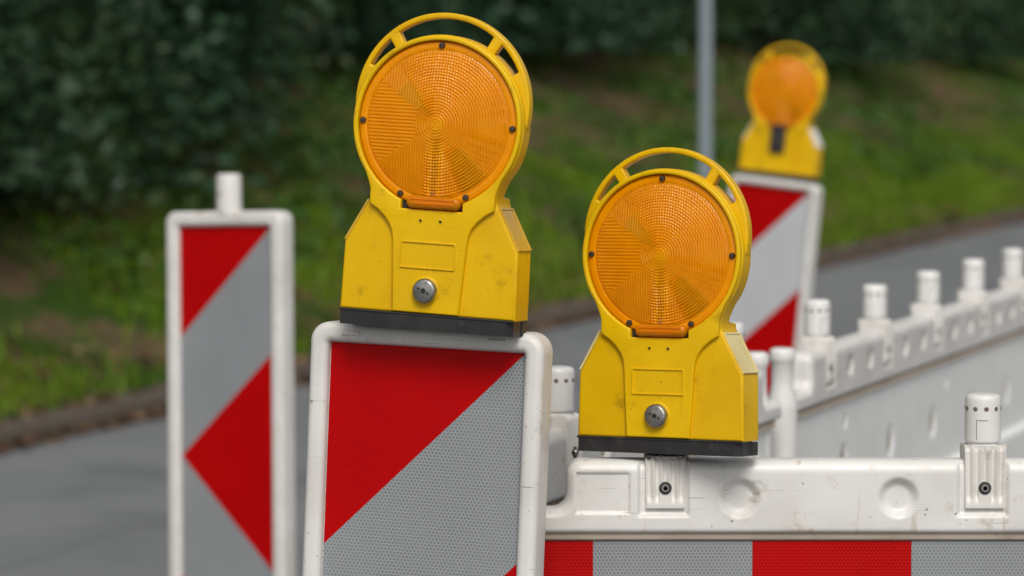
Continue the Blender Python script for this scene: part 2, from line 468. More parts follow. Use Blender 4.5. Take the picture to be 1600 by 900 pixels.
    link('base_plate', shared('base', base), t)
    return t

# ------------------------------------------------------------------ bakes (guide panels), mm
def make_bake(name, label, top, rot, stripes, stud=False, mg=21, white='white_sheet', red='red_sheet', SH=1018, tabs=False):
    """top = world position of the middle of the sheet's top edge, at the panel's mid thickness"""
    R_ = Euler(rot).to_matrix()
    h = SH/1000+.075
    base = Vector(top)-R_ @ Vector((0, 0, h))
    base_z = base.z
    t = empty(name, base, rot); tag(t, label, 'traffic panel', 'red and white guide panels')
    H = h*1000
    mm = 1e-3
    b = MB()
    z0, z1 = H-SH-mg, H+mg
    XO = 125+mg
    b.outline([rrect(-XO, XO, z0, z1, 24, 8), rrect(-126, 126, H-SH-1, H+1, 3, 3)], -26, 26, 9.5, M['white'], 5)
    b.outline([rrect(-130, 130, H-SH-5, H+5, 3, 3)], -12, 12, 1, M['white_clean'])
    b.outline([rrect(-45, 45, 2, z0+10, 4, 3)], -18, 18, 3, M['white'])
    b.build('frame', t, mm)
    if tabs:
        for x in (-96, 92):
            q = MB(); q.box(x-12, x+12, -28.5, -12, H+10, H+16, M['white'], 2); q.build('tab', t, mm)
    # one sheet, stripes as faces of it
    s = MB()
    for poly, m in stripes:
        pts = [(x-125, H-d) for x, d in poly]
        n = len(pts); vs = [(x, -13.4, z) for x, z in pts]
        s.add(vs, [list(range(n))], M[m])
    ed = [(-125, H), (125, H), (125, H-SH), (-125, H-SH)]
    s.add([(x, -13.4, z) for x, z in ed]+[(x, -11.9, z) for x, z in ed], [(i, (i+1) % 4, 4+(i+1) % 4, 4+i) for i in range(4)], M[white])
    s.build('reflective_sheet', t, mm)
    if stud:
        q = MB(); q.lathe([(0, 116), (22, 116), (26, 114), (27.5, 109), (27.5, 40), (28.5, 32), (28.5, 28)], M['white'], 'z', (0, 0, H), 40)
        so = q.build('stud', t, mm)
        q = MB(); q.lathe([(0, -28.0), (3.4, -28.0), (3.4, -24)], M['dark'], 'y', (-4, 0, H+70), 14); q.build('stud_hole', so, mm)
    f = MB()
    f.box(-200, 200, -400, 400, 0, 105, M['rubber_foot'], 14)
    f.box(-62, 62, -60, 60, 100, 128, M['rubber_foot'], 8)
    fo = f.build('foot', t, mm)
    # the rubber foot lies flat on the road under the leaning panel
    fo.rotation_euler = (R_.inverted() @ Euler((0, 0, rot[2])).to_matrix()).to_euler()
    off = R_.inverted() @ Vector((0, 0, -base_z+.004)); fo.location = off
    # a short stem from the foot to the panel
    st = MB(); st.tube([(0, 0, -(base_z)*1000+60), (0, 0, 40)], 21, M['white'], 14); st.build('stem', t, mm)
    return t

def diag(side, ws, SH):
    pass

SH = 1018
W_, R1 = 'white_sheet', 'red_sheet'
# panel with parallel stripes falling to the left
def parallel(step, step2, white, red):
    polys = []
    e = [0]; k = 0
    lim = SH+250
    d = 250; polys.append(([(0, 0), (250, 0), (0, d)], red)); top_r, top_l = 0., 250.
    col = [white, red]
    out = polys; i = 0
    while top_r < SH:
        st = step
        nr, nl = top_r+st, top_l+st
        # clip band to sheet height
        P = [(250, top_r), (250, nr), (0, nl), (0, top_l)]
        out.append((clip_bottom(P, SH), col[i % 2])); i += 1; top_r, top_l = nr, nl
    return [(p, m) for p, m in out if len(p) >= 3]
def clip_bottom(P, lim):
    res = []
    for i in range(len(P)):
        a, b = P[i], P[(i+1) % len(P)]
        ina, inb = a[1] <= lim, b[1] <= lim
        if ina: res.append(a)
        if ina != inb:
            t = (lim-a[1])/(b[1]-a[1]); res.append((a[0]+t*(b[0]-a[0]), lim))
    return res
def chevron(white, red):
    out = [([(0, 0), (250, 0), (0, 245)], red),
           ([(250, 0), (250, 277), (0, 509), (0, 245)], white),
           ([(250, 277), (250, 762), (0, 509)], red),
           ([(0, 509), (250, 762), (250, 1018), (0, 773)], white),
           ([(0, 773), (250, 1018), (0, 1018)], red)]
    return out

# ------------------------------------------------------------------ barriers (m)
ZT, ZB = 1.035, .943          # beam top / bottom
NOTCH = .9735
TH = .026
def sdf(px, pz, poly):
    """distance to the closed polyline, for points inside"""
    P = np.array(poly); Q = np.roll(P, -1, 0)
    d = np.full(px.shape, 9.)
    for (ax, az), (bx, bz) in zip(P, Q):
        ex, ez = bx-ax, bz-az; L = ex*ex+ez*ez
        if L < 1e-14: continue
        t = np.clip(((px-ax)*ex+(pz-az)*ez)/L, 0, 1)
        d = np.minimum(d, np.hypot(px-(ax+t*ex), pz-(az+t*ez)))
    return d
def beam_top(xl, xr):
    """upper outline of the beam from the left tongue over the shoulder to the right tongue"""
    r = .019; rc = .018; tl = .10
    pts = [(xl-tl, ZB), (xl-tl, NOTCH-.012)] + arc(xl-tl+.012, NOTCH-.012, .012, 180, 90, 4)
    pts += arc(xl-rc, NOTCH+rc, rc, -90, 0, 10) + arc(xl+r, ZT-r, r, 180, 90, 12)
    right = [(xl+xr-x, z) for x, z in pts][::-1]
    return pts + right
def circ_dent(X, Z, cx, cz, r, depth, rim=.006):
    d = np.hypot(X-cx, Z-cz); return depth*ss(r+rim*.4, r-rim, d)
def rect_dent(X, Z, x0, x1, z0, z1, depth, rim=.004):
    d = np.maximum(np.maximum(x0-X, X-x1), np.maximum(z0-Z, Z-z1)); return depth*ss(rim*.5, -rim*.5, d)
def make_barrier(name, label, loc, rz, ncap, skip=(), front=True, cell=.0022, front_detail=True, seg0=0, dense=None):
    t = empty(name, loc, (0, 0, rz)); tag(t, label, 'barrier', 'white plastic road barriers')
    xl, xr = -.124, .4*(ncap-1)+.124
    path = beam_top(xl, xr)
    # resample the outline densely; each sample gets a partner on the bottom line
    P = np.array(path); seg = np.hypot(*np.diff(P, axis=0).T); L = np.r_[0, np.cumsum(seg)]
    s = np.unique(np.r_[np.arange(0, L[-1], cell), L]); s = s[np.r_[True, np.diff(s) > 1e-6]]
    tx, tz = np.interp(s, L, P[:, 0]), np.interp(s, L, P[:, 1])
    bx = tx.copy()
    # spread the bottom partners so columns do not fold: monotone blend of arclength
    k = (s-s[0])/(s[-1]-s[0])
    zone = .035
    for xe, sg in ((xl, 1), (xr, -1)):
        a = np.where(np.abs(tx-xe) < zone)[0]
        bx[a] = np.linspace(tx[a[0]], tx[a[-1]], len(a))
    tz_end = tz.copy()
    edge0 = tz <= ZB+1e-9
    v = np.r_[np.linspace(0, .06, 5), np.linspace(.09, .30, 9), np.linspace(.33, .93, 34), np.linspace(.945, 1, 6)]
    TX = tx[:, None]*(1-v)+bx[:, None]*v; TZ = tz[:, None]*(1-v)+ZB*v
    poly = path
    D = sdf(TX, TZ, poly)
    # bottom edge gets a smaller rounding than the shoulders
    def fr(d, r): return -(TH-r+np.sqrt(np.maximum(0, r*r-np.maximum(0, r-d)**2)))
    rr = np.where(TZ < ZB+.012, .007, .016)
    rr = .007+.009*ss(ZB+.004, ZB+.03, TZ)
    base = fr(D, rr)
    slots = np.zeros(base.shape, bool)
    for i in range(ncap-1):
        for o in (.13, .27): slots |= np.hypot((TX-.4*i-o)/.0165, (TZ-.993)/.0155) < 1
    def details(isfront):
        y = np.zeros_like(base)
        for i in range(ncap):
            x = .4*i
            y += rect_dent(TX, TZ, x-.033, x+.028, .966, 1.2, .006, .006)
            if i < ncap-1:
                if isfront:
                    for o in (.093, .292):
                        y += circ_dent(TX, TZ, x+o, .988, .0235, .010, .009)
                    y += circ_dent(TX, TZ, x+.114, .999, .011, .0012, .002)
                else:
                    for o in (.13, .27):
                        y += .006*ss(1.2, .85, np.hypot((TX-x-o)/.018, (TZ-.993)/.017))
        if isfront:
            for x0 in (-.112, ): y += rect_dent(TX, TZ, x0, x0+.067, .969, 1.019, .0032, .004)
        # gentle warp of a thin moulding
        y += .0006*np.sin(TX*23)*np.sin(TZ*60)
        return y
    b = MB()
    nv = len(v); ns = len(s)
    for side in (-1, 1):
        isfront = (side < 0) == front
        Y = base+details(isfront)*ss(.0, .006, D)
        Y = Y if side < 0 else -Y
        V = np.stack([TX, Y, TZ], -1).reshape(-1, 3)
        i = np.arange(ns-1)[:, None]*nv+np.arange(nv-1)[None]
        F = np.stack([i, i+nv, i+nv+1, i+1], -1).reshape(-1, 4)
        if not isfront:
            hole = slots.reshape(-1)[F].all(1); Fh = F[hole]; F = F[~hole]; b.add(V, Fh[:, ::-1] if side > 0 else Fh, M['pocket_tan'])
        if side > 0: F = F[:, ::-1]
        b.add(V, F, M['white'])
    # join the rims of both sides
    ya = fr(np.zeros_like(s), .016)
    Vt = []; 
    rows = 5
    yb = base[:, 0]
    for q in np.linspace(0, 1, rows): Vt.append(np.stack([tx, yb*(1-q)-yb*q, tz], 1))
    Vt = np.concatenate(Vt); i = np.arange(rows-1)[:, None]*ns+np.arange(ns-1)[None]
    b.add(Vt, np.stack([i, i+ns, i+ns+1, i+1], -1).reshape(-1, 4), M['white'])
    yb2 = base[:, -1]
    Vb = np.concatenate([np.stack([bx, yb2, 0*bx+ZB], 1), np.stack([bx, -yb2, 0*bx+ZB], 1)])
    i = np.arange(ns-1); b.add(Vb, np.stack([i, i+ns, i+ns+1, i+1], -1), M['white'])
    b.build('beam', t)
    x0, x1 = xl-.08, xr+.08
    # panel below
    p = MB()
    lo = .28
    if front:
        p.box(x0, x1, -.0125, .0125, lo, ZB+.004, M['white'], .003)
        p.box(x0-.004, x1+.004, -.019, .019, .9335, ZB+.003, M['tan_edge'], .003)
        p.box(x0-.004, x1+.004, -.022, .022, lo-.05, .62, M['white'], .01)
        p.build('panel', t)
        sh = MB(); x = -.124-.0115-.2+.0; x = x0+.002
        bounds = []
        edges_ = sorted([-.090+.2*i for i in range(-2, 20)])
        i = 0
        for a in edges_:
            e = a+.2
            aa, ee = max(a, x0+.004), min(e, x1-.004)
            if ee-aa > .002:
                m = 'red_sheet_hex' if (round((a+.090)/.2) % 2) else 'white_sheet'
                sh.box(aa+.0002, ee-.0002, -.0145, -.013, .625, .9325, M[m])
        sh.build('reflective_sheet', t)
    else:
        # grey panel with oval pockets on the visible side
        c = .004
        xs = np.arange(x0, x1, c); zs = np.linspace(lo, ZB+.002, int((ZB-lo)/c))
        X, Z = np.meshgrid(xs, zs, indexing='ij')
        Y = -.0145+0*X; H_ = np.zeros(X.shape, bool)
        for i in range(12):
            cx = .13+.335*i
            for cz in (.822, .52): d_ = np.hypot((X-cx)/.023, (Z-cz)/.029); Y += .005*ss(1.15, .85, d_); H_ |= d_ < .93
            d_ = np.hypot((X-.14-.77*i)/.011, (Z-.893)/.013); Y += .004*ss(1.3, .8, d_); H_ |= d_ < .93
        nz = len(zs); i = np.arange(len(xs)-1)[:, None]*nz+np.arange(nz-1)[None]
        p.add(np.stack([X, Y, Z], -1).reshape(-1, 3), (lambda F_: F_[~H_.reshape(-1)[F_].all(1)])(np.stack([i, i+nz, i+nz+1, i+1], -1).reshape(-1, 4)), M['grey_plastic'])
        p.add(np.stack([X, Y, Z], -1).reshape(-1, 3), (lambda F_: F_[H_.reshape(-1)[F_].all(1)])(np.stack([i, i+nz, i+nz+1, i+1], -1).reshape(-1, 4)), M['pocket_tan'])
        for a_, e_, z_, y_ in ((x0, x1-c, lo, lo+.002), (x0, x1-c, ZB, ZB+.002)): p.box(a_, e_, -.0143, .0012, z_, y_, M['grey_plastic'])
        for a_ in (x0, x1-c-.002): p.box(a_, a_+.002, -.0143, .0012, lo+.002, ZB, M['grey_plastic'])
        p.box(x0, x1-c, .0015, .0135, lo, ZB+.002, M['dark_grey'])
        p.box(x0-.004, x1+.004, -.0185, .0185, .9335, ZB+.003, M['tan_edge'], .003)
        p.box(x0-.004, x1+.004, -.03, .03, lo-.06, .735, M['grey_plastic'], .012)
        for i in range(int((x1-x0)/.012)):     # ribs on the underside of the beam
            xx = x0+.012*i+.006
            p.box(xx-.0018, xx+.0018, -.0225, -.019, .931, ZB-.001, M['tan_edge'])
        p.build('panel', t)
    # fluted clips, studs, screws
    def clip_mesh(ctop=1.0535):
        q = MB()
        nx = 61; xs = np.linspace(-.0245, .0245, nx)
        r = .009; yo = TH-.001
        path = [(-yo, z) for z in np.linspace(.977, ctop-r, 26)]
        path += [(-yo+r-r*math.cos(a), ctop-r+r*math.sin(a)) for a in np.linspace(0.15, PI/2, 8)]
        path += [(-y, z) for y, z in path[::-1]]
        path = np.array(path); T = np.gradient(path, axis=0); T /= np.linalg.norm(T, axis=1)[:, None]
        N = np.stack([-T[:, 1], T[:, 0]], 1)
        zz = path[:, 1]; fade = ss(.981, .990, zz)
        u = (xs+.0245)/.049
        fl = .5-.5*np.cos(u*2*PI*5)                     # five flutes
        fl = fl**.8
        Vs = []
        for j, x in enumerate(xs):
            mid = (abs(u[j]-.5) < .16)
            fj = fade if not mid else ss(.990, 1.012, zz)
            fj = fj if mid else fade
            off = .0006-.0044*fl[j]*fj
            edge = min(u[j], 1-u[j]); off = off-.004*(1-min(1, edge/.03))**2
            flare = 1+.05*(zz-.977)/.07
            Vs.append(np.stack([x*flare, path[:, 0]+N[:, 0]*off, path[:, 1]+N[:, 1]*off], 1))
        nn = len(path); V = np.concatenate(Vs)
        i = np.arange(nx-1)[:, None]*nn+np.arange(nn-1)[None]
        q.add(V, np.stack([i, i+nn, i+nn+1, i+1], -1).reshape(-1, 4), M['white_dirty'])
        # side walls
        for col_ in (0, nx-1):
            a = Vs[col_]; bb = a.copy(); cen = np.array([a[0, 0]*.99, 0, .99])
            bb[:, 1] *= .02
            V = np.concatenate([a, bb]); i = np.arange(nn-1)
            q.add(V, np.stack([i, i+nn, i+nn+1, i+1], -1), M['white_dirty'])
        # bottom ledge of the front plate
        q.box(-.0243, .0243, -yo-.0004, -yo+.004, .9745, .9785, M['white_dirty'], .0008)
        # serrated collar under the stud
        n = 44; vs = []; fs = []
        for i in range(n*2):
            a = 2*PI*i/(n*2); rr_ = .0275 if i % 2 else .0258
            for h in (ZT+.001, ctop-.001): vs.append((.003+rr_*math.cos(a), .005+rr_*math.sin(a), h))
        for i in range(n*2):
            j = (i+1) % (n*2); fs.append((2*i, 2*j, 2*j+1, 2*i+1))
        fs.append([2*i+1 for i in range(n*2)]); q.add(vs, fs, M['white_dirty'])
        return q.mesh('clip', 1., 50)
    def screw_mesh():
        q = MB()
        q.lathe([(0, -.0012), (.0022, -.0012), (.0026, -.0042), (.0048, -.0042), (.0052, -.0036), (.0052, .002)], M['metal'], 'y', (0, 0, 0), 20)
        q.lathe([(.0053, -.0020), (.0078, -.0016), (.0080, -.0002), (.0078, .002)], M['black'], 'y', (0, 0, 0), 24)
        q.lathe([(0, -.0030), (.0024, -.0030)], M['dark'], 'y', (0, 0, 0), 6)
        return q.mesh('clip_screw')
    def stud_mesh():
        q = MB(); zt = 1.117
        q.lathe([(0, zt), (.014, zt), (.0185, zt-.0008), (.0212, zt-.003), (.0222, zt-.0065), (.0226, zt-.012), (.0226, zt-.058), (.0222, zt-.060), (.0200, zt-.0605), (.0200, zt-.070)], M['white_clean'], 'z', (0, 0, 0), 56)
        for k in range(10):
            a = 2*PI*k/10-PI/2+.06
            R0 = Matrix.Rotation(a+PI/2, 4, 'Z')
            m = MB(); m.lathe([(0, -.0229), (.0026, -.02295), (.0031, -.0224)], M['hole'], 'y', (0, 0, zt-.018), 16)
            q.add([(R0 @ Vector(p))[:] for p in m.v], m.f, M['hole'])
        # engraved rectangle
        def strip(a0, a1, za, zb):
            vs = []; n = 8
            for i in range(n+1):
                a = a0+(a1-a0)*i/n
                for z in (za, zb): vs.append((.02275*math.cos(a), .02275*math.sin(a), z))
            q.add(vs, [(2*i, 2*i+2, 2*i+3, 2*i+1) for i in range(n)], M['engrave'])
        a0, a1 = -PI/2-.50, -PI/2+.17
        strip(a0, a1, zt-.0318, zt-.0326); strip(a0, a0+.035, zt-.0326, zt-.057)
        return q.mesh('stud')
    for i in range(ncap):
        c = link('clip', shared('clip_low', lambda: clip_mesh(1.0405)) if i in skip else shared('clip', clip_mesh), t); c.location = (.4*i, 0, 0)
        sc = link('screw', shared('clip_screw', screw_mesh), c); sc.location = (0, -TH+.0008, 1.0005)
        sc2 = None
        if i not in skip:
            sd = link('stud', shared('stud', stud_mesh), c)
            if not front: sd.location = (random.uniform(-.002, .002), random.uniform(-.002, .002), 0); sd.rotation_euler = (random.uniform(-.003, .003), random.uniform(-.003, .003), random.uniform(-1, 1))
    # legs and feet
    for x in (xl+.05, xr-.05):
        q = MB(); q.box(x-.025, x+.025, -.02, .02, .10, lo, M['white'], .006); q.build('leg', t)
        q = MB(); q.box(x-.09, x+.09, -.28, .28, .004, .105, M['rubber_foot'], .015); q.build('foot', t)
    return t
M['hole'] = simple('stud_hole_dot', (.17, .13, .09), .8)  # flat brown dots painted in for the shade inside the stud holes
M['engrave'] = simple('engraved_line', (.10, .09, .08), .8)

# ================================================================== SETTING
KX, KY = -1.97, 13.1
U = np.array([.3507, .9365]); Nn = np.array([-.9365, .3507])
def kw(tt, p, z=0.):
    q = np.array([KX, KY])+U*tt+Nn*p
    return (q[0], q[1], z)
KANG = math.atan2(U[1], U[0])

def asphalt():
    m, nt, out = new_mat('asphalt'); g = NT(nt); co = g.coord()
    fine = g.noise(co, 160, 4, .7); big = g.noise(co, 1.1, 4)
    mp = g.n('ShaderNodeMapping'); g.put(mp.inputs['Vector'], co); mp.inputs['Rotation'].default_value = (0, 0, -KANG); mp.inputs['Scale'].default_value = (.12, 1.6, 1)
    lanes = g.noise(mp.outputs[0], 1, 3)
    c = g.mix(g.ramp(fine, .3, .7), c4(.135, .143, .150), c4(.195, .204, .211))
    c = g.mix(g.ramp(lanes, .45, .72, 0, .55), c, c4(.21, .215, .222))
    c = g.mix(g.ramp(big, .5, .72, 0, .55), c, c4(.085, .092, .102))
    mid = g.noise(co, 5, 5, .7)
    c = g.mix(g.ramp(mid, .55, .72, 0, .5), c, c4(.20, .205, .21))
    c = g.mix(g.ramp(g.noise(co, 38, 3, .8), .60, .70, 0, .55), c, c4(.055, .058, .062)); c = g.mix(g.ramp(g.noise(co, 47, 3, .8), .62, .72, 0, .6), c, c4(.30, .30, .30))
    vo = g.n('ShaderNodeTexVoronoi', feature='DISTANCE_TO_EDGE'); g.put(vo.inputs['Vector'], g.vmath('ADD', co, g.n('ShaderNodeTexNoise').outputs['Color'])); vo.inputs['Scale'].default_value = .35
    c = g.mix(g.ramp(vo.outputs['Distance'], .003, .008, .25, 0), c, c4(.05, .05, .052))
    nt.links.new(g.bsdf(c, .85, normal=g.bump(fine, .5, .004), spec=.3), out.inputs[0]); return m
def soil():
    m, nt, out = new_mat('bank_soil'); g = NT(nt); co = g.coord()
    n1 = g.noise(co, 1.7, 5, .6); n2 = g.noise(co, 22, 5, .65)
    c = g.mix(g.ramp(n2, .3, .7), c4(.075, .050, .028), c4(.14, .098, .058))
    c = g.mix(g.ramp(n1, .40, .58), c, g.mix(n2, c4(.020, .045, .006), c4(.04, .085, .01)))
    nt.links.new(g.bsdf(c, .95, normal=g.bump(n2, .7, .03), spec=.1), out.inputs[0]); return m
def leaf_mat(name, a, b, c_, rough=.45, trans=.25, sc=1.2):
    m, nt, out = new_mat(name); g = NT(nt)
    co = g.n('ShaderNodeNewGeometry').outputs['Position']
    n = g.noise(co, sc, 3); n2 = g.noise(co, 23, 2)
    col = g.mix(g.ramp(n, .35, .65), c4(*a), c4(*b)); col = g.mix(g.ramp(n2, .52, .7, 0, .8), col, c4(*c_))
    bs = g.bsdf(col, rough, spec=.35)
    tl = g.n('ShaderNodeBsdfTranslucent'); g.put(tl.inputs[0], col)
    mx = g.n('ShaderNodeMixShader'); mx.inputs[0].default_value = trans
    nt.links.new(bs, mx.inputs[1]); nt.links.new(tl.outputs[0], mx.inputs[2]); nt.links.new(mx.outputs[0], out.inputs[0]); return m
M['asphalt'] = asphalt(); M['soil'] = soil()
M['kerb'] = simple('kerb_stone', (.105, .084, .066), .95)
M['earth'] = simple('open_ground', (.06, .065, .03), .95)
M['grass'] = leaf_mat('grass_blades', (.105, .21, .004), (.155, .27, .006), (.21, .20, .03), .6, .35, 1.3)
M['litter'] = leaf_mat('fallen_leaves', (.11, .055, .028), (.19, .105, .055), (.36, .28, .17), .7, .15, 3)
M['foliage'] = leaf_mat('shrub_leaves', (.022, .060, .032), (.038, .088, .046), (.080, .145, .082), .33, .2, .9)
M['foliage_b'] = leaf_mat('shrub_leaves_dark', (.020, .052, .024), (.032, .075, .030), (.05, .10, .038), .5, .2, .9)
M['foliage_c'] = leaf_mat('shrub_leaves_olive', (.030, .060, .016), (.05, .09, .022), (.09, .125, .045), .45, .25, .7)
M['foliage_low'] = leaf_mat('ground_ivy_leaves', (.035, .10, .018), (.07, .155, .022), (.10, .17, .04), .45, .25, 1.6)
M['bark'] = simple('bark', (.05, .038, .028), .95)

def grid_mesh(name, xs, ys, fz, m, uv=None):
    X, Y = np.meshgrid(xs, ys, indexing='ij'); Z = fz(X, Y)
    P = np.array([KX, KY]) + X[..., None]*U + Y[..., None]*Nn
    V = np.concatenate([P, Z[..., None]], -1).reshape(-1, 3)
    ny = len(ys); i = np.arange(len(xs)-1)[:, None]*ny+np.arange(ny-1)[None]
    F = np.stack([i, i+1, i+ny+1, i+ny], -1).reshape(-1, 4)
    me = bpy.data.meshes.new(name); me.from_pydata(V.tolist(), [], F.tolist()); me.materials.append(m)
    me.polygons.foreach_set('use_smooth', [True]*len(F)); me.update()
    return link(name, me)
# ground to the horizon, the road, kerb, bank
me = bpy.data.meshes.new('ground'); me.from_pydata([(-900, -900, -.03), (900, -900, -.03), (900, 900, -.03), (-900, 900, -.03)], [], [(0, 1, 2, 3)]); me.materials.append(M['earth'])
tag(link('ground', me), kind='structure')
tag(grid_mesh('road', np.linspace(-60, 160, 60), np.linspace(-16, -.02, 8), lambda x, y: 0*x, M['asphalt']), kind='structure')
k = MB()
for i in range(-30, 100):
    a, e = i*1.0+.006, i*1.0+.994
    h = .088+.008*math.sin(i*2.3); w = .14
    vs = []
    for tt in (a, e):
        for p, z in ((-.02, -.02), (-.015, h-.025), (.01, h), (w, h+.004), (w, -.02)): vs.append(kw(tt, p, z))
    k.add(vs, [(0, 1, 6, 5), (1, 2, 7, 6), (2, 3, 8, 7), (3, 4, 9, 8), (0, 4, 3, 2, 1), (5, 6, 7, 8, 9)], M['kerb'])
tag(k.build('kerb'), kind='structure')
def bank_z(tt, p):
    q = np.maximum(p-.1, 0)
    z = .10+.36*q-.012*np.clip(q-4, 0, 20)**2*0
    z = np.where(q > 9, .10+.36*9+.12*(q-9), z)
    z = z+.05*np.sin(tt*1.7+p*2.1)*np.clip(q, 0, 1)+.035*np.sin(tt*4.3-p*3.3)*np.clip(q, 0, 1)+.02*np.sin(tt*9.1+p*8)*np.clip(q, 0, 1)
    return z
tag(grid_mesh('bank', np.linspace(-40, 120, 640), np.r_[np.linspace(.12, 6, 48), np.linspace(6.5, 40, 16)], bank_z, M['soil']), kind='structure')

def bulk_mesh(name, V, F, m):
    me = bpy.data.meshes.new(name); me.from_pydata(V.tolist(), [], F.tolist()); me.materials.append(m); me.update(); return me
def rand_frames(n, up=.5, r=rng):
    """random leaf frames: direction d and width w, normals tending upward"""
    nrm = r.normal(size=(n, 3)); nrm[:, 2] = np.abs(nrm[:, 2])+up; nrm /= np.linalg.norm(nrm, axis=1)[:, None]
    d = np.cross(nrm, r.normal(size=(n, 3))); d /= np.linalg.norm(d, axis=1)[:, None]
    return d, np.cross(nrm, d), nrm
def leaves(P, ln, wd, up=.5, r=rng):
    n = len(P); d, w, nm = rand_frames(n, up, r)
    L = (ln*r.uniform(.6, 1.25, n))[:, None]; W = (wd*r.uniform(.7, 1.2, n))[:, None]
    a = P-d*L*.5; b = P+w*W*.5+nm*L*.06-d*L*.05; c = P+d*L*.5-nm*L*.05; e = P-w*W*.5+nm*L*.06-d*L*.05
    V = np.stack([a, b, c, e], 1).reshape(-1, 3); i = np.arange(n)*4
    return V, np.stack([i, i+1, i+2, i+3], 1)
# grass: one countless mass of blades
def patch(tt, p):   # where the grass is thick
    return .5+.5*np.sin(tt*1.35+.8*np.sin(p*2.2)+1.0)*np.cos(p*1.9-.6*tt)
n = 190000
tt = rng.uniform(-2.5, 38, n); p = rng.uniform(.10, 4.2, n)
edge_ = np.interp(tt, [-3, 5.5, 9, 14, 26], [1.15, 1.4, 1.9, 1.6, 1.35])
bright = np.clip(1.0-(p-edge_*.6)/(edge_*.75), .05, 1)
keep = rng.uniform(size=n) < bright*np.clip(-.22+1.5*patch(tt*1.3, p)+.25*(tt > 12), 0.03, 1)
tt, p = tt[keep], p[keep]; n = len(tt)
B = np.array([KX, KY])+tt[:, None]*U+p[:, None]*Nn; z = bank_z(tt, p)
B = np.concatenate([B, z[:, None]-.01], 1)
ang = rng.uniform(0, 2*PI, n); hh = rng.uniform(.05, .15, n); ww = rng.uniform(.004, .009, n)
side = np.stack([np.cos(ang), np.sin(ang), 0*ang], 1); lean = np.stack([-np.sin(ang), np.cos(ang), 0*ang], 1)*rng.uniform(.1, .9, n)[:, None]
upv = np.array([0, 0, 1.])
m1 = B+upv*(hh*.6)[:, None]+lean*(hh*.3)[:, None]; tp = B+upv*hh[:, None]+lean*(hh*.95)[:, None]
V = np.stack([B-side*ww[:, None], B+side*ww[:, None], m1+side*ww[:, None]*.8, m1-side*ww[:, None]*.8, tp], 1).reshape(-1, 3)
i = np.arange(n)*5
me = bpy.data.meshes.new('grass'); me.from_pydata(V.tolist(), [], np.stack([i, i+1, i+2, i+3], 1).tolist()+np.stack([i+3, i+2, i+4], 1).tolist())
me.materials.append(M['grass']); me.update()
tag(link('grass', me), kind='stuff')
# low creeping plants in the shade of the shrubs
n = 38000
tt = rng.uniform(-3, 40, n); p = rng.uniform(.7, 5.0, n)
keep = (np.sin(tt*2.1+p*1.3)+np.sin(tt*.9-p*2.7)+rng.normal(size=n)*.5) > .15+.5*((tt > 15) & (p > 1.2))
tt, p = tt[keep], p[keep]
B = np.array([KX, KY])+tt[:, None]*U+p[:, None]*Nn
B = np.concatenate([B, (bank_z(tt, p)+rng.uniform(.0, .16, len(tt)))[:, None]], 1)
V, F = leaves(B, .09, .06, 1.0)
tag(link('ground_cover', bulk_mesh('ground_cover', V, F, M['foliage_low'])), kind='stuff')
# fallen leaves: along the gutter and scattered on the bank
n1, n2 = 3600, 15000
tt = np.r_[rng.uniform(-3, 34, n1), rng.uniform(-3, 40, n2)]
p = np.r_[np.where(rng.uniform(size=n1) < .62, -.015-np.abs(rng.normal(size=n1))*.035, rng.uniform(.02, .3, n1)), rng.uniform(.1, 5.5, n2)]
cl = np.r_[np.ones(n1), (np.sin(tt[n1:]*1.9+p[n1:])+np.sin(tt[n1:]*.7-p[n1:]*1.7)+rng.normal(size=n2)*.4+.5*(tt[n1:] < 9)) > .55].astype(bool)
tt, p = tt[cl], p[cl]
B = np.array([KX, KY])+tt[:, None]*U+p[:, None]*Nn
zz = np.where((p > .015) & (p < .15), .10, np.where(p >= .15, bank_z(tt, np.maximum(p, .12))+.03+rng.uniform(0, .05, len(p)), .012+rng.uniform(0, .02, len(p))))
V, F = leaves(np.concatenate([B, zz[:, None]], 1), .075, .055, 2.6)
tag(link('fallen_leaves', bulk_mesh('fallen_leaves', V, F, M['litter'])), kind='stuff')

# shrubs: bunched leaves round many boughs, with stems
def shrub_meshes(seed, rx, h, nb, per, ln, mat):
    r = np.random.default_rng(seed)
    P = []; boughs = []
    for k_ in range(nb):
        a = r.uniform(0, 2*PI); q = r.uniform(.25, 1)**.5
        zc = h*(r.uniform(0.0, 1)**1.7)+.05
        prof = math.sqrt(max(.10, 1-((zc/h-.30)/.72)**2))
        c = np.array([math.cos(a)*rx*q*prof, math.sin(a)*rx*q*prof, zc]); boughs.append(c)
        s_ = r.uniform(.18, .42)
        P.append(c+r.normal(size=(per, 3))*np.array([s_, s_, s_*.6]))
    P = np.concatenate(P); P[:, 2] = np.maximum(P[:, 2], .02)
    V, F = leaves(P, ln, ln*.5, .45, r)
    fol = bulk_mesh('foliage', V, F, mat)
    b = MB()
    for k_ in range(7):
        c = boughs[k_*3]; f = r.uniform(-.12, .12, 2)
        b.tube([(f[0], f[1], -.15), (c[0]*.35, c[1]*.35, c[2]*.45), tuple(c)], [.045, .03, .012], M['bark'], 7)
    return fol, b.mesh('stem')
KINDS = [shrub_meshes(11, 1.35, 3.6, 74, 120, .125, M['foliage']), shrub_meshes(12, 1.5, 4.4, 84, 120, .135, M['foliage_b']), shrub_meshes(13, 1.2, 3.2, 66, 120, .11, M['foliage_c']),
         shrub_meshes(14, 1.9, 6.5, 170, 95, .13, M['foliage_b'])]
LAB = {0: 'dark blue-green evergreen shrub in the blurred thicket along the bank',
       1: 'tall dark green shrub among the blurred thicket beyond the road',
       2: 'low bushy dark shrub at the foot of the blurred thicket',
       3: 'tall dark bushy tree closing the back of the blurred thicket'}
